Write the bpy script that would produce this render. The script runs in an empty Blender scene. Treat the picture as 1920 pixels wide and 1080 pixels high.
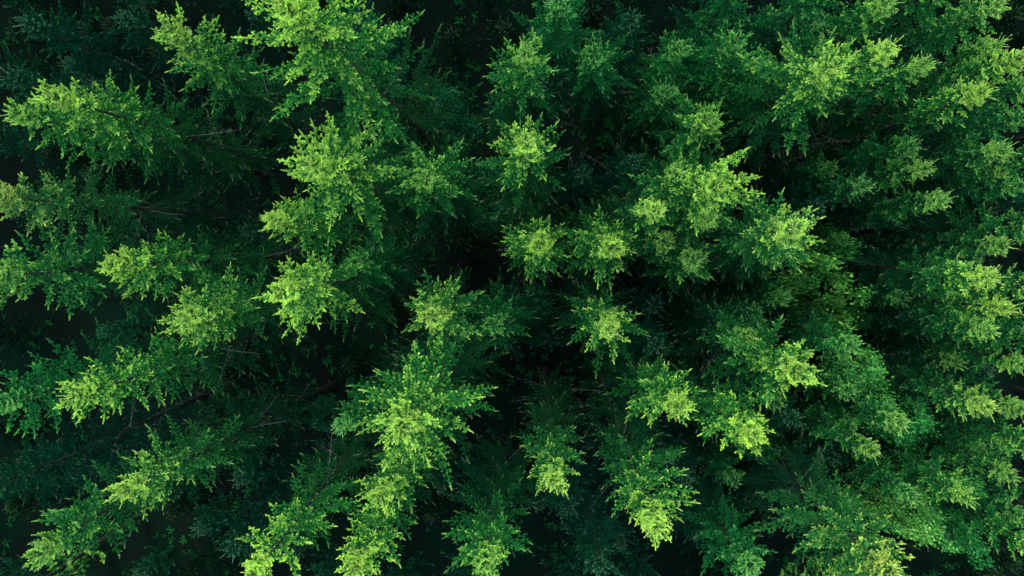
import bpy, math, random
import numpy as np
from mathutils import Matrix, Vector, Quaternion, noise

# ------------------------------------------------------------------ camera, sky, sun, exposure
SC = bpy.context.scene
COL = SC.collection
W, HT = 1920.0, 1080.0
CAM_H = 42.0                      # the drone hovers 42 m above the forest floor
FPX = 1280.0                      # focal length in photo pixels
NADIR = (1010.0, 455.0)           # photo pixel straight below the camera

cam_data = bpy.data.cameras.new('camera')
cam_data.sensor_width = 36.0
cam_data.lens = 36.0 * FPX / W
cam_data.clip_start = 0.1
cam_data.clip_end = 1500.0
cam = bpy.data.objects.new('camera', cam_data)
COL.objects.link(cam)
_a = Vector((NADIR[0] - W / 2, HT / 2 - NADIR[1], -FPX)).normalized()   # straight down, in camera space
_q = _a.rotation_difference(Vector((0, 0, -1)))
cam.rotation_mode = 'QUATERNION'
cam.rotation_quaternion = _q
cam.location = (0, 0, CAM_H)
SC.camera = cam
CAMQ = _q.copy()

SUN_EL, SUN_AZ = math.radians(42), math.radians(-14)     # azimuth measured from +Y (photo top) towards +X
world = bpy.data.worlds.new('World')
SC.world = world
world.use_nodes = True
wn = world.node_tree
wn.nodes.clear()
sky = wn.nodes.new('ShaderNodeTexSky')
sky.sky_type = 'NISHITA'
sky.sun_disc = False
sky.sun_elevation = SUN_EL
sky.sun_rotation = SUN_AZ
sky.air_density = 1.0
sky.dust_density = 0.6
sky.ozone_density = 1.5
bg = wn.nodes.new('ShaderNodeBackground')
bg.inputs['Strength'].default_value = 0.15
wo = wn.nodes.new('ShaderNodeOutputWorld')
wn.links.new(sky.outputs[0], bg.inputs['Color'])
wn.links.new(bg.outputs[0], wo.inputs['Surface'])

sun_data = bpy.data.lights.new('sun', 'SUN')
sun_data.energy = 0.6
sun_data.angle = math.radians(20)
sun_data.color = (1.0, 0.93, 0.78)
sun = bpy.data.objects.new('sun', sun_data)
COL.objects.link(sun)
sd = Vector((math.sin(SUN_AZ) * math.cos(SUN_EL), math.cos(SUN_AZ) * math.cos(SUN_EL), math.sin(SUN_EL)))
sun.rotation_mode = 'QUATERNION'
sun.rotation_quaternion = sd.to_track_quat('Z', 'Y')
sun.location = sd * 80

SC.view_settings.view_transform = 'Standard'
SC.view_settings.look = 'None'
SC.view_settings.exposure = 3.45
SC.view_settings.gamma = 1.0
SC.view_settings.use_curve_mapping = False
SC.render.engine = 'CYCLES'
SC.cycles.max_bounces = 6
SC.cycles.diffuse_bounces = 2
SC.cycles.transmission_bounces = 3
SC.cycles.use_adaptive_sampling = True
SC.cycles.adaptive_threshold = 0.02
SC.cycles.use_denoising = True

rng = np.random.default_rng(7)
random.seed(7)


def ray(px, py):
    v = Vector((px - W / 2, HT / 2 - py, -FPX))
    v.rotate(CAMQ)
    return v


def at_depth(px, py, D):
    """the point of the photo pixel (px, py) that lies D metres below the camera's level"""
    v = ray(px, py)
    v = v * (D / -v.z)
    return v.x, v.y


def to_px(x, y, z):
    v = Vector((x, y, z - CAM_H))
    v.rotate(CAMQ.inverted())
    return W / 2 + v.x / -v.z * FPX, HT / 2 - v.y / -v.z * FPX


# ------------------------------------------------------------------ materials
def new_mat(name):
    m = bpy.data.materials.new(name)
    m.use_nodes = True
    nt = m.node_tree
    nt.nodes.clear()
    return m, nt, nt.nodes.new('ShaderNodeOutputMaterial')


def N(nt, kind, **kw):
    n = nt.nodes.new(kind)
    for k, v in kw.items():
        setattr(n, k, v)
    return n


def mixc(nt, a, b, fac, blend='MIX'):
    n = N(nt, 'ShaderNodeMix', data_type='RGBA', blend_type=blend)
    for sock, v in ((n.inputs[0], fac), (n.inputs[6], a), (n.inputs[7], b)):
        if hasattr(v, 'is_linked'):
            nt.links.new(v, sock)
        else:
            sock.default_value = v
    return n.outputs[2]


def foliage_material(name, old, mid, young, transl=0.3, rough=0.5, pale=(0.34, 0.38, 0.13, 1)):
    m, nt, out = new_mat(name)
    att = N(nt, 'ShaderNodeAttribute', attribute_type='GEOMETRY', attribute_name='young')
    info = N(nt, 'ShaderNodeObjectInfo')
    tc = N(nt, 'ShaderNodeTexCoord')
    nz = N(nt, 'ShaderNodeTexNoise')
    nz.inputs['Scale'].default_value = 3.5
    nz.inputs['Detail'].default_value = 3
    nt.links.new(tc.outputs['Object'], nz.inputs['Vector'])
    # share of fresh growth: attribute * the object colour's alpha, which also holds painted light falloff
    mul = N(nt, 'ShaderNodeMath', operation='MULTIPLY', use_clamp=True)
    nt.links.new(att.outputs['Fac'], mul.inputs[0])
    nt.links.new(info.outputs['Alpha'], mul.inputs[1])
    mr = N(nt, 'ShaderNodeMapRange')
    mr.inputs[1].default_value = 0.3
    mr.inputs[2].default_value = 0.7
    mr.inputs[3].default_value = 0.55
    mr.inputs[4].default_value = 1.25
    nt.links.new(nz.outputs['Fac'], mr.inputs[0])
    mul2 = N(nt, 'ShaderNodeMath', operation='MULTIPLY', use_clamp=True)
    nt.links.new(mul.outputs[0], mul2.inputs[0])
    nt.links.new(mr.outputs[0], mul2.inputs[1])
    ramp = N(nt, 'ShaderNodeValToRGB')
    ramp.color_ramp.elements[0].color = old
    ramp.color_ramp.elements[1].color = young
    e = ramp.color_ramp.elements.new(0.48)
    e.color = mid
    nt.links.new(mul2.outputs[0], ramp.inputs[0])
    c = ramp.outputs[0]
    gt = N(nt, 'ShaderNodeMath', operation='SUBTRACT', use_clamp=True)    # the newest shoots, attribute above 1
    nt.links.new(att.outputs['Fac'], gt.inputs[0])
    gt.inputs[1].default_value = 1.0
    c = mixc(nt, c, pale, gt.outputs[0])
    c = mixc(nt, c, info.outputs['Color'], 1.0, 'MULTIPLY')
    rnd = N(nt, 'ShaderNodeMapRange')
    rnd.inputs[3].default_value = 0.82
    rnd.inputs[4].default_value = 1.15
    nt.links.new(info.outputs['Random'], rnd.inputs[0])
    hsv = N(nt, 'ShaderNodeHueSaturation')
    nt.links.new(c, hsv.inputs['Color'])
    nt.links.new(rnd.outputs[0], hsv.inputs['Value'])
    p = N(nt, 'ShaderNodeBsdfDiffuse')
    nt.links.new(hsv.outputs[0], p.inputs['Color'])
    t = N(nt, 'ShaderNodeBsdfTranslucent')
    nt.links.new(hsv.outputs[0], t.inputs['Color'])
    mx = N(nt, 'ShaderNodeMixShader')
    mx.inputs[0].default_value = transl
    nt.links.new(p.outputs[0], mx.inputs[1])
    nt.links.new(t.outputs[0], mx.inputs[2])
    nt.links.new(mx.outputs[0], out.inputs['Surface'])
    return m


def bark_material(name, a, b, scale=9.0):
    m, nt, out = new_mat(name)
    tc = N(nt, 'ShaderNodeTexCoord')
    mp = N(nt, 'ShaderNodeMapping')
    mp.inputs['Scale'].default_value = (scale, scale, scale * 0.25)
    nt.links.new(tc.outputs['Object'], mp.inputs[0])
    nz = N(nt, 'ShaderNodeTexNoise')
    nz.inputs['Scale'].default_value = 1.6
    nz.inputs['Detail'].default_value = 6
    nt.links.new(mp.outputs[0], nz.inputs['Vector'])
    c = mixc(nt, a, b, nz.outputs['Fac'])
    p = N(nt, 'ShaderNodeBsdfDiffuse')
    bmp = N(nt, 'ShaderNodeBump')
    bmp.inputs['Strength'].default_value = 0.6
    bmp.inputs['Distance'].default_value = 0.02
    nt.links.new(nz.outputs['Fac'], bmp.inputs['Height'])
    nt.links.new(bmp.outputs[0], p.inputs['Normal'])
    nt.links.new(c, p.inputs['Color'])
    nt.links.new(p.outputs[0], out.inputs['Surface'])
    return m


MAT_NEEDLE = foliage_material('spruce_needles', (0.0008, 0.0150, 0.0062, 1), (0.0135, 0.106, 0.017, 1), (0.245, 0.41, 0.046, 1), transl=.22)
MAT_LEAF = foliage_material('broad_leaves', (0.003, 0.028, 0.009, 1), (0.022, 0.12, 0.017, 1), (0.10, 0.27, 0.04, 1), transl=0.3, rough=0.4)
MAT_TWIG = bark_material('twig_bark', (0.008, 0.012, 0.005, 1), (0.026, 0.028, 0.014, 1), 30)
MAT_DEAD = bark_material('dead_twig_bark', (0.025, 0.026, 0.020, 1), (0.085, 0.085, 0.065, 1), 30)
MAT_TRUNK = bark_material('trunk_bark', (0.004, 0.006, 0.004, 1), (0.014, 0.015, 0.011, 1))


def ground_material():
    m, nt, out = new_mat('forest_floor')
    tc = N(nt, 'ShaderNodeTexCoord')
    n1 = N(nt, 'ShaderNodeTexNoise')
    n1.inputs['Scale'].default_value = 0.35
    n1.inputs['Detail'].default_value = 8
    n2 = N(nt, 'ShaderNodeTexNoise')
    n2.inputs['Scale'].default_value = 9.0
    n2.inputs['Detail'].default_value = 8
    for n in (n1, n2):
        nt.links.new(tc.outputs['Object'], n.inputs['Vector'])
    r1 = N(nt, 'ShaderNodeMapRange')
    r1.inputs[1].default_value = 0.42
    r1.inputs[2].default_value = 0.60
    nt.links.new(n1.outputs['Fac'], r1.inputs[0])
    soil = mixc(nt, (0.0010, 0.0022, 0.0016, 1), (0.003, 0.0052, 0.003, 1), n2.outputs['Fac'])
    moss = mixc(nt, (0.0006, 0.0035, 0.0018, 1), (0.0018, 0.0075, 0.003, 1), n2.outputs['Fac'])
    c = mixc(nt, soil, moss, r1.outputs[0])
    p = N(nt, 'ShaderNodeBsdfDiffuse')
    b = N(nt, 'ShaderNodeBump')
    b.inputs['Strength'].default_value = 0.8
    b.inputs['Distance'].default_value = 0.15
    nt.links.new(n2.outputs['Fac'], b.inputs['Height'])
    nt.links.new(b.outputs[0], p.inputs['Normal'])
    nt.links.new(c, p.inputs['Color'])
    nt.links.new(p.outputs[0], out.inputs['Surface'])
    return m


MAT_GROUND = ground_material()


# ------------------------------------------------------------------ mesh helpers
def mk_mesh(name, V, F, young, midx, mats, smooth=False):
    me = bpy.data.meshes.new(name)
    V = np.asarray(V, np.float32)
    F = np.asarray(F, np.int32)
    nf = len(F)
    me.vertices.add(len(V))
    me.vertices.foreach_set('co', V.ravel())
    me.loops.add(nf * 3)
    me.loops.foreach_set('vertex_index', F.ravel())
    me.polygons.add(nf)
    me.polygons.foreach_set('loop_start', np.arange(0, nf * 3, 3, dtype=np.int32))
    me.polygons.foreach_set('material_index', np.asarray(midx, np.int32))
    if smooth:
        me.polygons.foreach_set('use_smooth', np.ones(nf, bool))
    a = me.attributes.new('young', 'FLOAT', 'POINT')
    a.data.foreach_set('value', np.asarray(young, np.float32))
    for m in mats:
        me.materials.append(m)
    me.update()
    return me


def unit(v):
    return v / np.maximum(np.linalg.norm(v, axis=-1, keepdims=True), 1e-9)


class Geo:
    """collects triangles: V, F, young, material index"""

    def __init__(self):
        self.V, self.F, self.Y, self.M, self.n = [], [], [], [], 0
        self.nsize = 1.0

    def add(self, V, F, Y, M):
        self.V.append(V)
        self.F.append(F + self.n)
        self.Y.append(Y)
        self.M.append(M)
        self.n += len(V)

    def arrays(self):
        return np.concatenate(self.V), np.concatenate(self.F), np.concatenate(self.Y), np.concatenate(self.M)

    def tube(self, pts, r0, r1, mi=1, sides=4):
        pts = np.asarray(pts, float)
        n = len(pts)
        t = unit(np.gradient(pts, axis=0))
        up = np.array([0.13, 0.31, 0.94])
        a = unit(np.cross(t, up))
        b = np.cross(t, a)
        r = np.linspace(r0, r1, n)[:, None]
        ang = np.arange(sides) * 2 * math.pi / sides
        rings = [pts + r * (a * math.cos(q) + b * math.sin(q)) for q in ang]
        V = np.stack(rings, 1).reshape(-1, 3)
        F = []
        for i in range(n - 1):
            for k in range(sides):
                k2 = (k + 1) % sides
                p, q, u, v = i * sides + k, i * sides + k2, (i + 1) * sides + k2, (i + 1) * sides + k
                F += [(p, q, u), (p, u, v)]
        F = np.array(F)
        self.add(V, F, np.zeros(len(V)), np.full(len(F), mi))

    def needles(self, P, T, Y, length, width, spread=0.85):
        """one needle blade at each P, leaning off the shoot direction T"""
        n = len(P)
        if n == 0:
            return
        length, width = length * (.5 + .5 * self.nsize), width * self.nsize
        ref = unit(rng.normal(size=(n, 3)) + np.array([0, 0, .25]))
        side = unit(np.cross(T, ref))
        d = unit(T * rng.uniform(.35, .95, (n, 1)) + side * spread)
        w = unit(np.cross(d, unit(rng.normal(size=(n, 3))))) * (width / 2)
        L = length * rng.uniform(.75, 1.2, (n, 1))
        V = np.stack([P + w, P - w, P + d * L], 1).reshape(-1, 3)
        F = np.arange(n * 3).reshape(-1, 3)
        self.add(V, F, np.repeat(Y, 3), np.zeros(n, int))


def sample_axis(pts, n, f0=0.0, f1=1.0):
    pts = np.asarray(pts)
    f = np.sort(rng.uniform(f0, f1, n)) * (len(pts) - 1)
    i = np.minimum(f.astype(int), len(pts) - 2)
    u = (f - i)[:, None]
    return pts[i] * (1 - u) + pts[i + 1] * u, unit(pts[i + 1] - pts[i]), f / (len(pts) - 1)


def curve(p0, d0, L, n, sag, lift):
    """a twig from p0: leaves along d0, sags, and turns up again at its tip"""
    pts = [np.array(p0, float)]
    d = np.array(d0, float)
    st = L / n
    for k in range(n):
        u = (k + 1) / n
        d = unit(d + np.array([0, 0, -sag * (1 - u) * 1.6 / n + lift * u * 1.8 / n]))
        pts.append(pts[-1] + d * st)
    return np.array(pts)


# ------------------------------------------------------------------ bough library (along +X, up +Z)
def bough_arrays(L, dens, wid, dead=False, sec_sp=0.10, ter_sp=0.066, bare=0.2, nsize=1.0):
    g = Geo()
    g.nsize = nsize
    nseg = max(5, int(L / .16))
    sag, lift = random.uniform(.10, .28), random.uniform(.15, .42)
    ax = curve((0, 0, 0), (1, random.uniform(-.05, .05), 0), L, nseg, sag, lift)
    wob = np.cumsum(rng.normal(0, .012 * L / 2, (nseg + 1, 1)), 0)
    wob[0] = 0
    ax[:, 1:2] += wob
    g.tube(ax, .005 + .005 * L, .003, 1, 4)
    if dead:
        for s in (-1, 1):
            x = .3 * L
            while x < L * .95:
                P, T, _ = sample_axis(ax, 1, x / L, x / L + .001)
                d = unit(np.array([T[0][0] * .7, s * .8, rng.normal(0, .25)]))
                tw = curve(P[0], d, random.uniform(.1, .35) * L * .5, 4, .2, 0)
                g.tube(tw, .004, .0015, 1, 3)
                x += random.uniform(.12, .3)
        return g.arrays()
    P, T, f = sample_axis(ax, int(L * dens * .9), bare * .8, 1.0)
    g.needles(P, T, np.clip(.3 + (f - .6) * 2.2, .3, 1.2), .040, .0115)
    wmax = wid
    x = bare * L
    s = random.choice((-1, 1))
    while x < L * .985:
        s = -s
        u = x / L
        prof = min(1.0, (u - bare * .6) * 3.2) * (1 - u) ** .62 * 1.35
        ls = max(.055, wmax * prof * random.uniform(.7, 1.2))
        if random.random() < .07:
            ls *= .4
        P0, T0, _ = sample_axis(ax, 1, u, min(1, u + .002))
        ang = math.radians(random.uniform(44, 62))
        side = unit(np.cross([0, 0, 1], T0[0])) * s
        d = unit(T0[0] * math.cos(ang) + side * math.sin(ang) + np.array([0, 0, rng.normal(0, .13)]))
        ns = max(3, int(ls / .07))
        sec = curve(P0[0], d, ls, ns, random.uniform(.3, 1.25) * min(1, L / 1.2), random.uniform(.0, .35))
        if ls > .12:
            g.tube(sec[:-1], .0035, .002, 1, 3)
        P, T, f = sample_axis(sec, int(ls * dens), .05, 1)
        yy = .42 + .3 * u
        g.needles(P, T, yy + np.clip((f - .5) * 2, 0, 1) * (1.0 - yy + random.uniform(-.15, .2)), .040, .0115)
        y = .05
        t = random.choice((-1, 1))
        while y < ls - .03:
            t = -t
            v = y / ls
            lt = min(.17, (.055 + .35 * (ls - y)) * random.uniform(.6, 1.15))
            P1, T1, _ = sample_axis(sec, 1, v, min(1, v + .002))
            a2 = math.radians(random.uniform(38, 62))
            nrm = unit(np.cross(T1[0], unit(np.cross([0, 0, 1], T1[0]))))
            sd_ = unit(np.cross(nrm, T1[0])) * t
            dd = unit(T1[0] * math.cos(a2) + sd_ * math.sin(a2) + np.array([0, 0, rng.normal(.05, .3)]))
            ter = curve(P1[0], dd, lt, 2, .15, .25)
            P, T, f = sample_axis(ter, max(5, int(lt * dens * 1.05)), 0, 1)
            top = random.uniform(.75, 1.05)
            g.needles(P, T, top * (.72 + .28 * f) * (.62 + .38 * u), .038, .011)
            y += ter_sp * random.uniform(.8, 1.25)
        x += sec_sp * random.uniform(.7, 1.3) * (1.0 if L > .6 else .75)
    # the bough's own end shoot, thin and pale
    e = ax[-1]
    g_end = curve(e, unit(ax[-1] - ax[-2]), .09, 2, 0, .2)
    P, T, f = sample_axis(g_end, int(.1 * dens * 1.2), 0, 1)
    g.needles(P, T, np.full(len(P), 1.2), .03, .012, .5)
    return g.arrays()


CLASSES = [0.32, 0.6, 1.0, 1.5, 2.1, 2.8]
WIDS = {0.32: .125, 0.6: .18, 1.0: .235, 1.5: .285, 2.1: .33, 2.8: .37}
BOUGH_ARR, BOUGH_MESH = {}, {}
for Lc in CLASSES:
    nv = 5 if Lc < 2 else 4
    BOUGH_ARR[Lc] = [bough_arrays(Lc, 800, WIDS[Lc] * random.uniform(.85, 1.2), bare=(.03 if Lc < .7 else .08 if Lc < 1.6 else .14)) for _ in range(nv)]
    BOUGH_MESH[Lc] = [mk_mesh('bough', *a, (MAT_NEEDLE, MAT_TWIG)) for a in BOUGH_ARR[Lc]]
DEAD_MESH = [mk_mesh('dead_branch', *bough_arrays(1.6, 0, 0, dead=True), (MAT_DEAD, MAT_DEAD)) for _ in range(4)]
# coarser boughs for the joined crowns of understory and far trees
CHEAP = {Lc: [bough_arrays(Lc, 150, WIDS[Lc] * 1.1, sec_sp=.12, ter_sp=.1, bare=.06, nsize=2.4) for _ in range(3)] for Lc in CLASSES[1:]}
for Lc in CHEAP:          # fewer, larger blades
    pass


def leader_arrays(spiky=1.0):
    """top of a spruce: upright leader, its ring of pale shoots and the first short side shoots"""
    g = Geo()
    lead = curve((0, 0, -1.0), (0, 0, 1), 1.0 + .35 * spiky, 8, 0, 0)
    g.tube(lead, .022, .005, 1, 5)
    P, T, f = sample_axis(lead, 260, .3, 1)
    g.needles(P, T, .5 + f * .8, .034, .010, .7)
    for z, nn, L, el in ((.2, 5, .30, 50), (.02, 6, .44, 32), (-.12, 4, .28, 40), (-.25, 6, .36, 34), (-.42, 6, .42, 28), (-.6, 5, .46, 22)):
        a0 = random.uniform(0, 6.28)
        for k in range(nn):
            a = a0 + k * 6.28 / nn + random.uniform(-.2, .2)
            e = math.radians(el + random.uniform(-8, 8))
            l = L * random.uniform(.75, 1.2)
            d = np.array([math.cos(a) * math.cos(e), math.sin(a) * math.cos(e), math.sin(e)])
            sh = curve((0, 0, z), d, l, 4, .1, .3)
            g.tube(sh, .006, .002, 1, 3)
            P, T, f = sample_axis(sh, int(l * 300), .05, 1)
            g.needles(P, T, .75 + f * .8, .026 if z > -.05 else .034, .012, .5)
            if z < -.05:
                for s in (-1, 1):
                    y = .07
                    while y < l - .04:
                        P1, T1, _ = sample_axis(sh, 1, y / l, y / l + .001)
                        sdv = unit(np.cross([0, 0, 1], T1[0])) * s
                        dd = unit(T1[0] * .75 + sdv * .65 + np.array([0, 0, rng.normal(.1, .2)]))
                        ter = curve(P1[0], dd, .06 + .3 * (l - y) * random.uniform(.6, 1.1), 2, 0, .2)
                        P, T, f = sample_axis(ter, 22, 0, 1)
                        g.needles(P, T, .55 + f * .6, .034, .010, .6)
                        y += .075
    return g.arrays()


LEADER_MESH = [mk_mesh('crown', *leader_arrays(s), (MAT_NEEDLE, MAT_TWIG)) for s in (1.0, .8, 1.2, .5, .9)]


def crown_profile(t, w, blunt):
    """bough length t metres below the tip of the tree"""
    return w * (0.16 + blunt * .7 + 0.95 * (1 - math.exp(-t / 1.35)) + 0.055 * min(t, 9))


def elevation(t):
    return 52 * math.exp(-t / 1.5) + 14 * math.exp(-t / 4.5) - 10 * (1 - math.exp(-t / 8.0))


def bough_plan(w, blunt, depth_len, rnd, sparse=1.0):
    """(height below tip, azimuth, elevation, roll, length) of every bough"""
    out = []
    t, a0 = .42, rnd.uniform(0, 6.28)
    el0, asym, adir, gap = rnd.uniform(-9, 9), rnd.uniform(.0, .24), rnd.uniform(0, 6.28), rnd.uniform(.88, 1.15)
    while t < depth_len:
        Lb = crown_profile(t, w, blunt)
        nb = 5 if t < 1.2 else 4
        a0 += rnd.uniform(.4, .9)
        for k in range(nb):
            if rnd.random() > .87 * sparse:
                continue
            a = a0 + k * 2 * math.pi / nb + rnd.uniform(-.25, .25)
            tt = t + rnd.uniform(-.1, .1) * (1 + t * .1)
            L = Lb * rnd.uniform(.7, 1.3) * (1 + asym * math.cos(a - adir))
            if rnd.random() < .1:
                L *= .65
            out.append((tt, a, math.radians(elevation(t) + el0 + rnd.uniform(-8, 8)), math.radians(rnd.uniform(-16, 16)), L))
        for k in range(1 if t < 2.2 else 2 if t < 8 else 1):                # short shoots between the whorls hide the stem
            out.append((t + rnd.uniform(.08, .3), rnd.uniform(0, 6.28), math.radians(elevation(t) + rnd.uniform(-5, 20)),
                        math.radians(rnd.uniform(-20, 20)), Lb * rnd.uniform(.3, .55)))
        t += gap * (.27 + .04 * t) * rnd.uniform(.85, 1.15) if t < 6 else (.55 if t < 9 else .75) * rnd.uniform(.85, 1.2)
    return out


def bough_matrix(z, a, el, roll, s):
    return (Matrix.Translation((0, 0, z)) @ Matrix.Rotation(a, 4, 'Z') @ Matrix.Rotation(-el, 4, 'Y')
            @ Matrix.Rotation(roll, 4, 'X') @ Matrix.Diagonal((s, s, s, 1)))


def pick_class(L, classes=CLASSES):
    return min(classes, key=lambda c: abs(math.log(c / L)))


def joined_crown(h_crown, w, blunt, seed):
    rnd = random.Random(seed)
    g = Geo()
    cl = CLASSES[1:]
    lv = leader_arrays(.8)
    g.add(*lv)
    for (t, a, el, roll, L) in bough_plan(w, blunt, h_crown, rnd, .9):
        c = pick_class(L, cl)
        V, F, Y, M = rnd.choice(CHEAP[c])
        m = np.array(bough_matrix(-t, a, el, roll, L / c))
        g.add(V @ m[:3, :3].T + m[:3, 3], F, Y, M)
    return mk_mesh('crown', *g.arrays(), (MAT_NEEDLE, MAT_TWIG))


def trunk_mesh(h, r):
    g = Geo()
    n = 9
    pts = [(random.uniform(-.03, .03) * (0 < k < n), random.uniform(-.03, .03) * (0 < k < n), h * k / n) for k in range(n + 1)]
    g.tube(np.array(pts), r, .012, 0, 9)
    for k in range(5):                                    # root flare
        a = k * 1.256 + random.uniform(-.3, .3)
        rp = np.array([(math.cos(a) * r * q, math.sin(a) * r * q, z) for q, z in ((.5, .55), (1.0, .2), (1.9, -.05), (2.8, -.25))])
        g.tube(rp, r * .35, r * .12, 0, 5)
    return mk_mesh('trunk', *g.arrays(), (MAT_TRUNK,), smooth=True)


TRUNK = [trunk_mesh(20.0, .2) for _ in range(5)]


def ground_z(x, y):
    return .45 * noise.noise(Vector((x * .09, y * .09, 3.1))) + .15 * noise.noise(Vector((x * .4, y * .4, 7.7)))


def link(o, parent=None, color=None):
    COL.objects.link(o)
    if parent is not None:
        o.parent = parent
    if color is not None:
        o.color = color
    return o


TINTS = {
    'deep': (.32, .45, .46, .05),   # rgb multiplier and growth share per tree; deep and dull have shade painted in
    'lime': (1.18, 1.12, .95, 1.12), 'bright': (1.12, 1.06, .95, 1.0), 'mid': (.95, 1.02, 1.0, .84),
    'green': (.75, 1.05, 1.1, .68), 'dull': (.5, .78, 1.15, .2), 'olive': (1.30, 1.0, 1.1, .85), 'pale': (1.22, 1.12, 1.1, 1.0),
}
PLACED = []      # (x, y, tip z) of every tree so far


def spruce(px, py, D, w, tint, label, group='spruces whose tips stand in the light', blunt=0.0, crown_len=None, foot=None, shade_fade=None):
    x, y = at_depth(px, py, D)
    ztip = CAM_H - D
    bx, by = x, y
    gz = ground_z(x, y)
    if shade_fade is None:
        shade_fade = .14 if (px < 720 and tint != 'dull') or tint == 'olive' else .30 if 'filling' in group else .205 if px > 1560 else .18  # how fast the painted shade sets in down the crown
    h = ztip - gz
    if foot:                                              # the trunk leans: foot = its photo pixel 8 m under the tip
        fx, fy = at_depth(foot[0], foot[1], D + 8)
        lean = math.hypot(fx - x, fy - y)
        lim = min(1.0, .75 / max(lean, 1e-6))
        fx, fy = x + (fx - x) * lim, y + (fy - y) * lim
        bx, by = x + (fx - x) * h / 8, y + (fy - y) * h / 8
    seed = int(px * 7 + py * 13 + 50000)
    rnd = random.Random(seed)
    t = TINTS[tint]
    j = 1 + rnd.uniform(-.07, .07)
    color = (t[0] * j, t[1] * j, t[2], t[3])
    root = bpy.data.objects.new('spruce_tree', None)
    root.empty_display_size = .5
    link(root)
    root.location = (bx, by, gz)
    root.rotation_mode = 'QUATERNION'
    axis = Vector((x - bx, y - by, h))
    root.rotation_quaternion = Vector((0, 0, 1)).rotation_difference(axis)
    h = axis.length
    root['label'], root['category'], root['group'] = label, 'spruce tree', group
    tr = link(bpy.data.objects.new('trunk', rnd.choice(TRUNK)), root)
    s = h / 20.0
    tr.scale = (s, s, s)
    tr.rotation_euler.z = rnd.uniform(0, 6.28)
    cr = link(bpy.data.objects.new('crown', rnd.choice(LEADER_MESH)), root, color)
    cr.location = (0, 0, h - .33)
    ls = .8 + .35 * w
    cr.scale = (ls, ls, ls)
    cr.rotation_euler.z = rnd.uniform(0, 6.28)
    cl = crown_len or min(h * .84, 16.5)
    inv = 1.0 / ls
    for (tt, a, el, roll, L) in bough_plan(w, blunt, cl, rnd):
        c = pick_class(L)
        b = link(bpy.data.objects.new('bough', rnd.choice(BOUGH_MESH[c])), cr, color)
        shaded_growth = color[3] * max(.10, 1.22 - tt * shade_fade)         # less fresh growth lower down, steepened to paint light falloff into the colour
        b.color = (color[0], color[1], color[2], shaded_growth)
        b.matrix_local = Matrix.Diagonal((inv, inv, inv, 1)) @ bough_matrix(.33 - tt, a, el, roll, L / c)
    for k in range(7):                                    # bare dead branches in and under the crown
        tt = rnd.uniform(.45, 1.25) * cl
        if tt > h - 1:
            continue
        b = link(bpy.data.objects.new('dead_branch', rnd.choice(DEAD_MESH)), tr)
        m = bough_matrix(h - tt, rnd.uniform(0, 6.28), math.radians(rnd.uniform(-20, 15)), 0, rnd.uniform(.7, 1.4))
        b.matrix_local = Matrix.Diagonal((1 / s, 1 / s, 1 / s, 1)) @ Matrix.Rotation(-tr.rotation_euler.z, 4, 'Z') @ m
    PLACED.append((x, y, ztip))
    return root


# ------------------------------------------------------------------ ground
def build_ground():
    n = 160
    # fine grid near the camera, stretching out to 400 m
    u = np.linspace(-1, 1, n)
    c = np.sign(u) * (40 * np.abs(u) + 360 * np.abs(u) ** 5)
    X, Y = np.meshgrid(c, c)
    Z = np.array([[ground_z(X[i, j], Y[i, j]) for j in range(n)] for i in range(n)])
    V = np.stack([X, Y, Z], -1).reshape(-1, 3)
    F = []
    for i in range(n - 1):
        for k in range(n - 1):
            p = i * n + k
            F += [(p, p + 1, p + n + 1), (p, p + n + 1, p + n)]
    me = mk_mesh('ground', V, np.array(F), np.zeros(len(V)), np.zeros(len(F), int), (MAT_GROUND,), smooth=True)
    o = link(bpy.data.objects.new('ground', me))
    o['kind'] = 'structure'
    o['label'] = 'dark mossy forest floor far below the tree tops'


build_ground()

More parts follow.
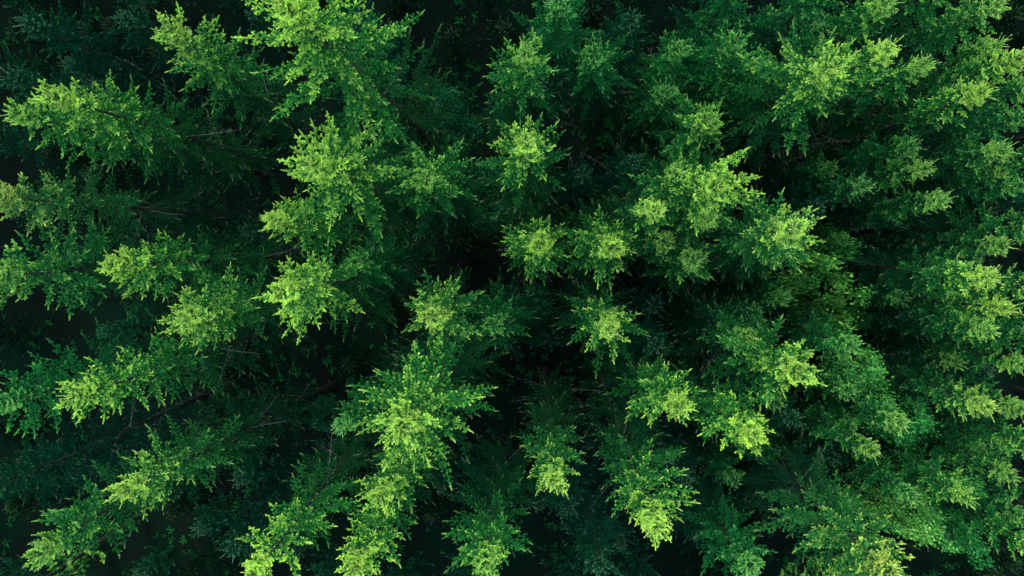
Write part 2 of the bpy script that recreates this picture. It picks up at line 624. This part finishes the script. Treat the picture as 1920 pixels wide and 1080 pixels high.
# ------------------------------------------------------------------ the trees one can pick out in the photograph
# tip pixel x, y, metres below the drone, crown width, tint, label, options
T = [
 # upper left
 (495, -25, 18.3, 1.95, 'lime', 'huge lime green spruce with sweeping boughs cut by the top edge', dict(foot=(705, 170))),
 (292, 36, 21.5, 1.05, 'bright', 'bright spruce just left of the huge lime spruce at the top edge', dict(foot=(425, 215))),
 (72, 172, 20.8, 1.1, 'bright', 'bright spruce with straight shoots on its tip above the far left twin tip', dict(blunt=.1)),
 (-4, 203, 21.5, 1.05, 'mid', 'spruce whose tip touches the left edge below its brighter neighbour', {}),
 (20, 30, 26.5, 1.26, 'dull', 'dim teal spruce filling the top left corner', {}),
 (-10, 135, 27, 1.15, 'dull', 'dim spruce at the left edge between corner tree and bright twin tips', {}),
 (150, 150, 29.5, 0.95, 'dull', 'faint dark spruce peeping out above the bright left twin tips', {}),
 (205, 20, 29.5, 1.15, 'dull', 'very dark spruce in deep shade near the top left corner', {}),
 (-45, 365, 22.0, 1.29, 'olive', 'olive spruce at the left edge with bare grey twigs over the dark hollow', {}),
 (-50, 520, 21.0, 1.29, 'mid', 'broad spruce cut by the left edge with brownish inner twigs', {}),
 (178, 497, 21.0, 1.0, 'bright', 'slim bright spruce alone in the dark between left edge and lime spruce', {}),
 (550, 297, 19.8, 1.5, 'lime', 'star shaped light green spruce with long spread fingers left of centre', dict(blunt=.1)),
 (484, 408, 22.4, 0.95, 'bright', 'smaller spruce tucked under the left side of the star shaped spruce', {}),
 (772, 318, 23.2, 1.25, 'mid', 'round soft green spruce touching the right side of the star shaped spruce', dict(blunt=.35, foot=(830, 360))),
 (500, 553, 20.2, 1.15, 'lime', 'glowing yellow green spruce directly below the star shaped one', dict(blunt=.15)),
 (318, 608, 21.2, 1.05, 'bright', 'soft matted spruce left of and below the glowing yellow green one', dict(blunt=.2, foot=(450, 590))),
 (102, 757, 19.6, 1.05, 'bright', 'long leaning spruce pointing left with a jagged tip near the left edge', dict(foot=(400, 655))),
 (205, 937, 20.2, 1.05, 'bright', 'long spruce pointing left below the jagged tipped one', dict(foot=(440, 815))),
 (44, 1055, 20.0, 1.05, 'mid', 'spruce in the bottom left corner with thin straw like tip shoots', dict(foot=(230, 930))),
 (-45, 775, 22.0, 1.26, 'green', 'dim spruce with drooping boughs cut by the left edge below the middle', {}),
 (-70, 945, 24.5, 1.26, 'dull', 'very dark twiggy spruce at the left edge above the bottom corner spruce', {}),
 (452, 1105, 18.8, 1.1, 'lime', 'lime green spruce cut by the bottom edge left of the middle', dict(foot=(610, 905))),
 (726, 835, 18.3, 1.7, 'lime', 'large fan shaped pale lime spruce with radiating boughs below the centre', {}),
 (698, 955, 21.2, 0.92, 'bright', 'bright spruce directly under the large fan shaped one', dict(blunt=.1)),
 (650, 1090, 20.6, 0.97, 'bright', 'spruce cut by the bottom edge under the fan shaped pair', {}),
 (905, 1090, 20.6, 1.2, 'mid', 'open airy spruce at the bottom edge left of the narrow upright tree', dict(foot=(935, 960))),
 (1038, 928, 21.8, 0.85, 'bright', 'narrow upright bright spruce standing in the dark below the centre', {}),
 (1244, 1018, 19.6, 1.05, 'lime', 'tall lime spruce with layered side fingers pointing at the bottom edge', dict(foot=(1160, 780))),
 (1146, 618, 23.2, 1.12, 'pale', 'small pale round spruce seen straight from above below the centre', dict(blunt=.1)),
 (1010, 458, 23.8, 1.08, 'bright', 'round star like spruce in the very centre seen exactly from above', dict(blunt=.12)),
 (1152, 465, 23.4, 1.12, 'bright', 'pale tipped spruce just right of the round central one', dict(blunt=.1, foot=(1105, 445))),
 (984, 266, 22.5, 1.12, 'pale', 'pale round topped spruce standing alone above the centre', dict(blunt=.15, foot=(992, 330))),
 (988, 70, 22.1, 1.12, 'mid', 'conical spruce with clear pointed tip upper centre', dict(foot=(980, 190))),
 (1050, -30, 23.2, 1.15, 'green', 'mid green spruce cut by the top edge over the conical one', {}),
 (1122, 78, 25.6, 1.0, 'green', 'dim rounded spruce just right of the conical pointed one', dict(blunt=.25, foot=(1120, 150))),
 (1195, 10, 27.5, 1.0, 'dull', 'dark spruce at the top edge right of the mid green one', {}),
 (1285, 70, 27.0, 0.85, 'green', 'small bluish spruce in the shade, upper one of a dim pair', dict(blunt=.2)),
 (1268, 150, 27.5, 0.95, 'green', 'small bluish spruce in the shade, lower one of a dim pair', dict(blunt=.2)),
 (1398, 58, 24.6, 1.0, 'green', 'shaded spruce left of the large layered spruce in the upper right', dict(blunt=.1)),
 (1345, 212, 24.0, 0.95, 'mid', 'fine textured pale green spruce left of the large layered upper right one', dict(blunt=.25, foot=(1290, 260))),
 (1205, 290, 27.6, 0.9, 'dull', 'dim teal spruce above the bright blunt one right of centre', dict(blunt=.15)),
 (1095, 325, 29.5, 0.95, 'dull', 'dark little spruce between the pale lone tree and bright blunt one', dict(blunt=.15)),
 (1372, 338, 20.7, 1.2, 'lime', 'bright blunt spruce with curled boughs right of centre', dict(blunt=.3, foot=(1230, 375))),
 (1325, 492, 24.2, 0.98, 'mid', 'small spruce in the gap under the bright blunt one', dict(foot=(1270, 500))),
 (1516, 428, 20.6, 1.2, 'pale', 'cream tipped spruce pointing right beside the bright blunt one', dict(foot=(1385, 465))),
 # upper right
 (1587, 108, 20.0, 1.45, 'bright', 'large layered spruce with drooping dark skirt in the upper right', dict(blunt=.15, foot=(1445, 215))),
 (1688, 78, 20.6, 0.68, 'bright', 'spruce with long tip shoots just right of the large layered one', dict(foot=(1600, 160))),
 (1752, 110, 21.6, 0.64, 'mid', 'spruce with forked tip right of the long shooted one', dict(foot=(1640, 190))),
 (1682, -8, 21.6, 0.71, 'mid', 'spruce reaching the top edge above the long shooted one', dict(foot=(1590, 70))),
 (1895, -4, 21.2, 0.71, 'mid', 'long spruce lying along the top edge near the right corner', dict(foot=(1760, 75))),
 (1893, 75, 23.6, 0.58, 'mid', 'little spruce tip under the long top right corner tree', {}),
 (1935, 100, 20.8, 0.68, 'bright', 'bright spruce running off the right edge near the top', {}),
 (1862, 165, 20.6, 0.64, 'bright', 'spiky yellow green spruce left of the one running off the right edge', dict(foot=(1735, 235))),
 (1732, 268, 24.4, 0.61, 'green', 'soft dim spruce, top one of three stacked in the right', dict(blunt=.15)),
 (1757, 312, 23.6, 0.58, 'mid', 'light tipped spruce, middle one of three stacked in the right', {}),
 (1790, 372, 23.4, 0.61, 'mid', 'spruce with needle sharp tip, lowest one of three stacked in the right', {}),
 (1642, 345, 25.6, 0.64, 'green', 'lone dim spruce in shade left of the three stacked ones', dict(blunt=.15)),
 (1903, 278, 22.2, 0.64, 'mid', 'long spruce pointing at the right edge above the middle', dict(foot=(1790, 320))),
 (1945, 215, 24.5, 0.68, 'green', 'shaded spruce on the right edge under the bright running off one', {}),
 (1940, 345, 24.5, 0.64, 'green', 'shaded spruce on the right edge below the long pointing one', {}),
 (1880, 522, 20.6, 0.71, 'pale', 'long pale yellow spruce with fringed tip in the right middle', dict(foot=(1690, 500))),
 (1903, 462, 22.8, 0.61, 'mid', 'spruce lying just above the long pale yellow one', dict(foot=(1790, 462))),
 (1912, 582, 21.6, 0.61, 'bright', 'pointed spruce tip near right edge below the long pale yellow one', {}),
 (1876, 625, 21.8, 0.68, 'mid', 'spruce with broad layered pads under the right middle pointed tip', dict(foot=(1725, 605))),
 (1876, 772, 21.8, 0.64, 'pale', 'wispy pale spruce with spread tip fingers in the lower right', dict(foot=(1740, 720))),
 (1940, 690, 23.0, 0.64, 'mid', 'spruce at right edge above the wispy pale one', {}),
 (1935, 775, 22.6, 0.64, 'mid', 'yellowish spruce at right edge beside the wispy pale one', {}),
 (1615, 655, 25.2, 0.71, 'green', 'dim bluish spruce right of the big bright lower right one', dict(blunt=.2)),
 (1608, 742, 25.8, 0.64, 'green', 'small dim spruce straight under the dim bluish one', dict(blunt=.15)),
 (1522, 712, 19.9, 1.15, 'bright', 'big bright spruce with visible pale branches lower right of centre', dict(blunt=.15, foot=(1365, 635))),
 (1436, 832, 20.2, 1.0, 'lime', 'lime spruce with star tip below the big bright lower right one', dict(foot=(1320, 745))),
 (1292, 785, 21.4, 1.05, 'bright', 'bright spruce left of the lime star tipped one', dict(foot=(1195, 690))),
 (1708, 805, 23.4, 0.64, 'mid', 'rounded mid green spruce in the lower right dark', dict(blunt=.15, foot=(1620, 765))),
 (1655, 858, 24.0, 0.61, 'mid', 'rounded spruce just below and left of the rounded mid green one', dict(blunt=.15)),
 (1832, 946, 22.4, 0.64, 'mid', 'spruce with combed spiky tip over the bright leafy tree', dict(foot=(1725, 885))),
 (1727, 942, 23.8, 0.61, 'green', 'shaded spruce left of the combed spiky one', {}),
 (1918, 905, 22.8, 0.68, 'mid', 'yellowish spruce at right edge above the bottom right corner', {}),
 (1940, 985, 23.6, 0.64, 'green', 'shaded spruce low on the right edge', {}),
 (1690, 1100, 19.2, 1.28, 'olive', 'very large olive spruce cut by the bottom edge on the right', dict(blunt=.2, foot=(1535, 930))),
 (1425, 1090, 23.0, 1.1, 'green', 'mid green spruce at bottom edge left of the large olive one', dict(foot=(1340, 985))),
 (1130, 1095, 26.2, 1.2, 'dull', 'dark spruce at the bottom edge under the tall lime one', {}),
 (1068, 975, 28.2, 0.9, 'dull', 'dark round spruce right below the narrow upright one', dict(blunt=.15)),
 (1300, 925, 28.5, 1.0, 'dull', 'dim spruce in the shade right of the tall lime one', {}),
 (790, 605, 23.0, 1.0, 'pale', 'greyish pale spruce right of the glowing yellow green one', dict(blunt=.3, foot=(825, 590))),
 (925, 612, 27.0, 1.0, 'green', 'dim spruce beside the greyish pale one', dict(blunt=.2)),
 (622, 812, 25.0, 0.69, 'green', 'little shaded spruce left of the large fan shaped one', {}),
 (415, 1050, 25.5, 1.05, 'dull', 'dim spruce in the dark left of the bottom edge lime one', {}),
 (1500, 470, 25.6, 0.9, 'green', 'shaded spruce behind the cream tipped one', dict(blunt=.1)),
 (1510, 800, 27.2, 0.9, 'dull', 'dark spruce right of the lime star tipped one', {}),
 (1580, 870, 28.0, 0.9, 'dull', 'dark spruce right of centre above the large olive one', {}),
 (1555, 385, 28.0, 0.9, 'dull', 'dark spruce between the lone dim one and cream tipped one', {}),
 (1500, 25, 25.5, 1.0, 'dull', 'shaded spruce near the top edge left of the large layered one', {}),
 (640, 495, 25.0, 0.86, 'green', 'shaded spruce peeping out between star shaped and glowing spruces', {}),
 (1250, 665, 27.5, 0.95, 'dull', 'dark spruce above the bright one left of the star tipped', {}),
 (640, 20, 26.5, 0.95, 'dull', 'dark spruce behind the huge lime one at the top edge', {}),
]
T2 = []
for row in T:                                             # catalogued at the outermost shoot: step in to the stem
    dx, dy = NADIR[0] - row[0], NADIR[1] - row[1]
    d = math.hypot(dx, dy)
    k = 0 if d < 230 else 23 * row[3] / d
    T2.append((row[0] + dx * k, row[1] + dy * k) + row[2:])
for row in T2:
    spruce(*row[:6], **row[6])

# ------------------------------------------------------------------ broadleaf trees and shrubs
def leafy_arrays(R, H, nclump, per, leaf, seed):
    """trunk-less crown: twigs ending in clumps of folded leaves, and the trunk with limbs separately"""
    r = np.random.default_rng(seed)
    g, tg = Geo(), Geo()
    tg.tube(np.array([(0, 0, -.15), (.03, .02, H * .35), (-.02, .03, H * .8)]), .035 + .012 * H, .02, 0, 6)
    for k in range(nclump):
        a = r.uniform(0, 6.283)
        u = r.uniform(.05, 1) ** .5
        rr = R * u
        c = np.array([math.cos(a) * rr, math.sin(a) * rr, H * (.58 + .42 * math.sqrt(max(0, 1 - u * u)) * r.uniform(.6, 1.0))])
        z0 = H * r.uniform(.25, .6)
        mid = np.array([c[0] * .5, c[1] * .5, (z0 + c[2]) / 2 + .1])
        tg.tube(np.array([(0, 0, z0), mid, c]), .012, .004, 0, 3)
        n = per
        P = c + r.normal(0, 1, (n, 3)) * np.array([.17, .17, .07]) * (.7 + R * .22)
        d = unit(r.normal(0, 1, (n, 3)) * np.array([1, 1, .35]))
        nrm = unit(np.array([0, 0, 1.0]) + r.normal(0, .45, (n, 3)))
        s = unit(np.cross(nrm, d))
        l = leaf * r.uniform(.7, 1.3, (n, 1))
        A, B = P - d * l * .5, P + d * l * .5
        C = P + s * l * .32 + nrm * l * .1
        E = P - s * l * .32 + nrm * l * .1
        V = np.stack([A, C, B, E], 1).reshape(-1, 3)
        q = np.arange(n)[:, None] * 4
        F = np.concatenate([q + np.array([[0, 1, 2]]), q + np.array([[0, 2, 3]])])
        y = np.repeat(r.uniform(.45, 1.15, n) * r.uniform(.6, 1.15), 4)
        g.add(V, F, y, np.zeros(len(F), int))
    return g.arrays(), tg.arrays()


LEAFY = []
for sd_, (R_, H_, nc) in enumerate(((1.5, 8, 110), (1.2, 6, 90), (.9, 2.4, 45), (.8, 1.8, 36), (1.0, 3.0, 50))):
    ca, ta = leafy_arrays(R_, H_, nc, 55, .105, sd_ + 3)
    LEAFY.append((H_, mk_mesh('crown', *ca, (MAT_LEAF,)), mk_mesh('trunk', *ta, (MAT_TRUNK,))))


def leafy(px, py, D, kind, tint, name, cat, label, group, wide=1.0, on_ground=False):
    x, y = at_depth(px, py, D)
    gz = ground_z(x, y)
    H0, cm, tm = LEAFY[kind]
    h = CAM_H - D - gz
    r = bpy.data.objects.new(name, None)
    link(r)
    r.location = (x, y, gz)
    s = h / H0
    r['label'], r['category'], r['group'] = label, cat, group
    sw = wide if not on_ground else s * wide
    rz = random.uniform(0, 6.28)
    for nm, me in (('trunk', tm), ('crown', cm)):
        o = link(bpy.data.objects.new(nm, me), r)
        o.scale = (sw, sw, s)
        o.rotation_euler.z = rz
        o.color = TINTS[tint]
    PLACED.append((x, y, CAM_H - D))
    return r


GB = 'broadleaf trees among the spruces'
for a in (
    (1785, 1018, 23.0, 0, 'bright', 'bright green leafy tree in the bottom right with cream highlights', .72),
    (1870, 1062, 25.2, 1, 'green', 'darker leafy tree right behind the bright bottom right one', .65),
    (1672, 722, 24.6, 1, 'mid', 'light fluffy leafy tree left of the wispy pale spruce', .95),
    (1770, 822, 24.5, 1, 'green', 'teal leafy tree under the wispy pale spruce', .95),
    (1440, 110, 25.5, 1, 'green', 'dark glossy leafy tree beside the large layered upper right spruce', .9),
    (1880, 935, 24.0, 1, 'mid', 'leafy tree between the combed spruce and the right edge', .8),
):
    leafy(a[0], a[1], a[2], a[3], a[4], 'broadleaf_tree', 'broadleaf tree', a[5], GB, wide=a[6])
GS = 'leafy shrubs on the shaded forest floor'
for i, (px, py, D, k, tint, lab) in enumerate((
    (1555, 505, 27.5, 2, 'bright', 'bright leafy shrub in the gap right of the cream tipped spruce'),
    (1618, 465, 28, 3, 'mid', 'vivid green shrub left of the long pale yellow spruce'),
    (1610, 550, 28, 4, 'bright', 'bright shrub in the shade straight below the long pale yellow spruce'),
    (1588, 598, 28.5, 2, 'bright', 'small lit shrub above the dim bluish spruce'),
    (1650, 590, 30, 4, 'green', 'teal shrub between the lit shrub and broad layered pads'),
    (1560, 560, 31, 3, 'green', 'dim shrub left of the bright shrub on the dark floor'),
    (1690, 420, 36, 3, 'green', 'dim shrub under the three stacked spruces'),
    (920, 400, 36, 2, 'dull', 'faint shrub in the dark between round soft spruce and centre'),
    (905, 330, 36, 3, 'dull', 'faint shrub left of the pale round topped spruce'),
    (830, 190, 37, 4, 'dull', 'faint shrub in the big dark hollow right of the huge lime spruce'),
    (870, 250, 38, 3, 'dull', 'faint low shrub lower in the big dark hollow'),
    (1000, 575, 35, 2, 'dull', 'faint shrub below the round star like central spruce'),
    (1460, 860, 29, 3, 'green', 'dim shrub between lime star tip and large olive spruce'),
    (1470, 560, 36, 4, 'dull', 'dim shrub below the cream tipped spruce'),
    (600, 790, 36, 2, 'dull', 'faint shrub in the dark left of the large fan shaped spruce'),
)):
    leafy(px, py, D, k, tint, 'leafy_shrub', 'shrub', lab, GS, wide=1.0, on_ground=False)

# ------------------------------------------------------------------ understory and surrounding spruces (joined crowns, shared between copies)
CROWNS = [joined_crown(hc, w_, .1, 100 + i) for i, (hc, w_) in enumerate(((8.5, 1.05), (7.0, 1.0), (5.0, 1.0), (9.5, 1.15), (4.0, .95)))]
CROWN_LEN = [8.5, 7.0, 5.0, 9.5, 4.0]


def plain_spruce(x, y, ztip, w, tint, label, group):
    gz = ground_z(x, y)
    h = ztip - gz
    rnd = random.Random(int(x * 97 + y * 31 + 9000))
    ok = [i for i in range(5) if CROWN_LEN[i] < h * .85] or [4]
    i = rnd.choice(ok[-3:]) if h < 9 else rnd.choice(ok)
    r = bpy.data.objects.new('spruce_tree', None)
    link(r)
    r.location = (x, y, gz)
    r.rotation_euler = (rnd.uniform(-.03, .03), rnd.uniform(-.03, .03), rnd.uniform(0, 6.28))
    r['label'], r['category'], r['group'] = label, 'spruce tree', group
    tr = link(bpy.data.objects.new('trunk', rnd.choice(TRUNK)), r)
    tr.scale = (h / 20,) * 3
    cr = link(bpy.data.objects.new('crown', CROWNS[i]), r)
    cr.location = (0, 0, h - .2)
    cr.scale = (w, w, 1)
    t = TINTS[tint]
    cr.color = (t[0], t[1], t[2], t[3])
    PLACED.append((x, y, ztip))


HOLES = [(250, 345, 150), (800, 470, 90), (860, 130, 120), (930, 690, 80), (600, 700, 90), (350, 700, 70), (1160, 250, 60),
         (900, 870, 60), (1750, 470, 20), (1350, 870, 50), (130, 640, 90), (1460, 350, 50), (330, 960, 70)]
DIRS = ['right of', 'upper right of', 'above', 'upper left of', 'left of', 'lower left of', 'below', 'lower right of']
SHORT = [(px, py, lab) for (px, py, D, w, tint, lab, o) in T if 20 < px < 1900 and 0 < py < 1075]
USED = set()


def locate(px, py, prefix='dim understory spruce'):
    """words that say where a dim tree stands: size, direction and nearest bright tree"""
    near = sorted(SHORT, key=lambda r_: (r_[0] - px) ** 2 + (r_[1] - py) ** 2)
    for q in near:
        a = math.atan2(-(py - q[1]), px - q[0])
        d = DIRS[int(round(a / (math.pi / 4))) % 8]
        words = q[2].split()
        lab = '%s %s the %s' % (prefix, d, ' '.join(words))
        lab = ' '.join(lab.split()[:16])
        while lab.split()[-1] in ('the', 'of', 'with', 'in', 'and', 'at', 'a', 'by', 'on', 'left', 'under', 'from', 'its', 'below', 'above', 'right', 'to', 'near', 'one', 'beside', 'over', 'between'):
            lab = ' '.join(lab.split()[:-1])
        if lab not in USED:
            USED.add(lab)
            return lab
    return prefix


# smaller crowns that fill the stand between the catalogued ones
for (px, py, D, w, tint) in (
        (1815, 25, 23.2, .8, 'mid'),  
        (1700, 560, 24.6, .8, 'green'), (1800, 680, 23.8, .8, 'mid'), (1850, 855, 23.4, .8, 'mid'), 
        (1600, 800, 24.6, .85, 'green'),  (1470, 560, 25.8, .85, 'green'),
        (1900, 840, 23.4, .8, 'mid'), (1560, 935, 25.8, .9, 'dull'), 
        (1380, 905, 26.5, .9, 'green'), (1545, 50, 23.6, .9, 'green'), (1335, 30, 26.5, .9, 'green'), (1455, 25, 25.5, .9, 'green'),
        (1230, 575, 26.8, .85, 'dull'), (1590, 450, 26.5, .8, 'green'), (1680, 385, 25.2, .8, 'green'), 
        (1560, 315, 26.2, .85, 'green'),  
          (1460, 760, 26.0, .85, 'green'),
        (1890, 320, 23.4, .8, 'mid'),  (1420, 590, 25.5, .85, 'green'),
        (1250, 860, 25.5, .9, 'dull'), (1160, 880, 25.5, .9, 'dull'), (1010, 150, 26.0, .9, 'dull'),
        (1232, 392, 19.2, .95, 'bright'), (1275, 325, 20.6, .9, 'mid'), (1250, 455, 22.6, .85, 'mid'), (1330, 410, 20.4, .8, 'bright'), (1405, 640, 21.2, .9, 'mid')):
    spruce(px, py, D + 2.2, w * (.76 if px > 1560 else .9), tint, locate(px, py, 'small half shaded spruce' if tint != 'mid' else 'small light green spruce'),
           'small spruces filling the stand', blunt=.08)

# trees whose tips stand just outside the frame and whose crowns reach into it
for (px, py, D, w, tint, side) in (
        (1972, 150, 20.8, .7, 'mid', 'right'), (1985, 285, 21.5, .7, 'mid', 'right'), (1968, 425, 21.8, .7, 'mid', 'right'),
        (1980, 545, 21.2, .7, 'bright', 'right'), (1985, 640, 21.8, .7, 'mid', 'right'), (1975, 850, 21.4, .7, 'mid', 'right'),
        (1985, 945, 21.8, .7, 'mid', 'right'), (1960, 1040, 21.8, .7, 'mid', 'right'),
        (1560, -35, 22.4, .9, 'green', 'top'), (1800, -50, 21.6, .9, 'mid', 'top'), (1400, -45, 24.0, .9, 'green', 'top')):
    spruce(px, py, D, w, tint, locate(px, py, 'spruce cut by the %s edge' % side), 'spruces cut by the picture edge')

rf = random.Random(21)
n_under = 0
for _ in range(9000):
    x, y = rf.uniform(-38, 36), rf.uniform(-24, 25)
    px, py = to_px(x, y, 0.0)
    h = rf.uniform(3.0, 6.5) if px < 1150 else rf.uniform(3.5, 7.5)
    tx, ty = to_px(x, y, h)
    if not (-60 < tx < 1980 and -60 < ty < 1140):
        continue
    if h > 4.5 and any((tx - a) ** 2 + (ty - b) ** 2 < c * c for a, b, c in HOLES):
        h = rf.uniform(2.8, 4.5)
    if tx < 1150:
        lim = 1.9
    else:
        lim = 1.7
    if any((x - a) ** 2 + (y - b) ** 2 < lim ** 2 for a, b, c in PLACED):
        continue
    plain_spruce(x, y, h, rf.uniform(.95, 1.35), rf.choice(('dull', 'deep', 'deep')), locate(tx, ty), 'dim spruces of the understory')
    n_under += 1
    if n_under > 150:
        break

def surrounding_forest():
    """the rest of the forest, out of the picture: it closes the sides of the stand against the sky"""
    pts, kinds = [], []
    for _ in range(9000):
        x, y = rf.uniform(-50, 50), rf.uniform(-38, 40)
        h = rf.uniform(15, 21)
        tx, ty = to_px(x, y, h)
        if -110 < tx < 2030 and -110 < ty < 1190:
            continue
        if any((x - a) ** 2 + (y - b) ** 2 < 2.9 ** 2 for a, b, c in PLACED):
            continue
        PLACED.append((x, y, h))
        pts.append((x, y, h - .2))
        if len(pts) > 260:
            break
    me = bpy.data.meshes.new('surrounding_forest')
    me.from_pydata(pts, [], [])
    o = link(bpy.data.objects.new('surrounding_forest', me))
    o['kind'], o['label'] = 'stuff', 'the spruce forest going on beyond the picture on every side'
    ng = bpy.data.node_groups.new('surrounding_forest', 'GeometryNodeTree')
    ng.interface.new_socket('Geometry', in_out='INPUT', socket_type='NodeSocketGeometry')
    ng.interface.new_socket('Geometry', in_out='OUTPUT', socket_type='NodeSocketGeometry')
    gi, go = ng.nodes.new('NodeGroupInput'), ng.nodes.new('NodeGroupOutput')
    jn = ng.nodes.new('GeometryNodeJoinGeometry')
    src = {}
    for ob in SC.objects:
        if ob.name.startswith('crown') and ob.data in CROWNS:
            src.setdefault(CROWNS.index(ob.data), ob)
        if ob.name.startswith('trunk') and ob.data in TRUNK and abs(ob.scale.x - 1) < .2:
            src.setdefault('trunk', ob)
    big = sorted((k for k in src if k != 'trunk'), key=lambda k: -CROWN_LEN[k])[:2]
    for n_, key in enumerate((big[0], big[-1], 'trunk')):
        oi = ng.nodes.new('GeometryNodeObjectInfo')
        oi.inputs['Object'].default_value = src[key]
        oi.inputs['As Instance'].default_value = True
        ip = ng.nodes.new('GeometryNodeInstanceOnPoints')
        ng.links.new(gi.outputs[0], ip.inputs['Points'])
        ng.links.new(oi.outputs['Geometry'], ip.inputs['Instance'])
        rv = ng.nodes.new('FunctionNodeRandomValue')
        rv.data_type = 'FLOAT_VECTOR'
        rv.inputs[0].default_value = (-.03, -.03, 0)
        rv.inputs[1].default_value = (.03, .03, 6.28)
        if key != 'trunk':
            sel = ng.nodes.new('FunctionNodeRandomValue')       # half of the points each
            sel.data_type = 'INT'
            sel.inputs[4].default_value, sel.inputs[5].default_value = 0, 1
            sel.inputs['Seed'].default_value = 3
            cmp_ = ng.nodes.new('FunctionNodeCompare')
            cmp_.data_type = 'INT'
            cmp_.operation = 'EQUAL'
            cmp_.inputs[3].default_value = n_
            ng.links.new(sel.outputs[2], cmp_.inputs[2])
            ng.links.new(cmp_.outputs[0], ip.inputs['Selection'])
            ng.links.new(rv.outputs[0], ip.inputs['Rotation'])
            zs = 14.0 / CROWN_LEN[key]
            ip.inputs['Scale'].default_value = (1.3, 1.3, zs)
            ng.links.new(ip.outputs[0], jn.inputs[0])
        else:
            tr = ng.nodes.new('GeometryNodeTranslateInstances')
            tr.inputs['Translation'].default_value = (0, 0, -19.5)
            ng.links.new(ip.outputs[0], tr.inputs[0])
            ng.links.new(tr.outputs[0], jn.inputs[0])
    ng.links.new(jn.outputs[0], go.inputs[0])
    md = o.modifiers.new('forest', 'NODES')
    md.node_group = ng


surrounding_forest()


# ------------------------------------------------------------------ ground cover
def ground_cover():
    r = np.random.default_rng(5)
    nc, per = 6500, 9
    cx, cy = r.uniform(-38, 36, nc), r.uniform(-24, 24, nc)
    m = np.array([noise.noise(Vector((a * .35, b * .35, 11))) for a, b in zip(cx, cy)])
    cx, cy = cx[m > -.05], cy[m > -.05]
    nc = len(cx)
    gz = np.array([ground_z(a, b) for a, b in zip(cx, cy)])
    L = r.uniform(.12, .45, nc)                       # frond length of each tuft
    az = (np.arange(per) * 2 * math.pi / per)[None, :] + r.uniform(0, 6.28, (nc, 1)) + r.normal(0, .25, (nc, per))
    el = r.uniform(.1, .9, (nc, per))
    d = np.stack([np.cos(az) * np.cos(el), np.sin(az) * np.cos(el), np.sin(el)], -1)
    P = np.stack([cx, cy, gz + .02], -1)[:, None, :] + 0 * d
    l = (L[:, None] * r.uniform(.6, 1.15, (nc, per)))[..., None]
    s = unit(np.cross(d, np.array([0, 0, 1.0])))
    mid = P + d * l * .55
    tip = P + d * l - np.array([0, 0, 1.0]) * l * .25
    V = np.stack([P, mid + s * l * .13, tip, mid - s * l * .13], 2).reshape(-1, 3)
    n = nc * per
    q = np.arange(n)[:, None] * 4
    F = np.concatenate([q + np.array([[0, 1, 2]]), q + np.array([[0, 2, 3]])])
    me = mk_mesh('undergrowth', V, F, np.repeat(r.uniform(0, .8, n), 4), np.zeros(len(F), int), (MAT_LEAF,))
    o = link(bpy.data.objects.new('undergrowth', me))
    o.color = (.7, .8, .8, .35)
    o['kind'] = 'stuff'
    o['label'] = 'low ferns and seedlings covering the dark forest floor'
    o['category'] = 'undergrowth'


ground_cover()
print('TREES', len(PLACED), 'under', n_under, 'objects', len(SC.objects),
      'tris', sum(len(m.polygons) for m in bpy.data.meshes))
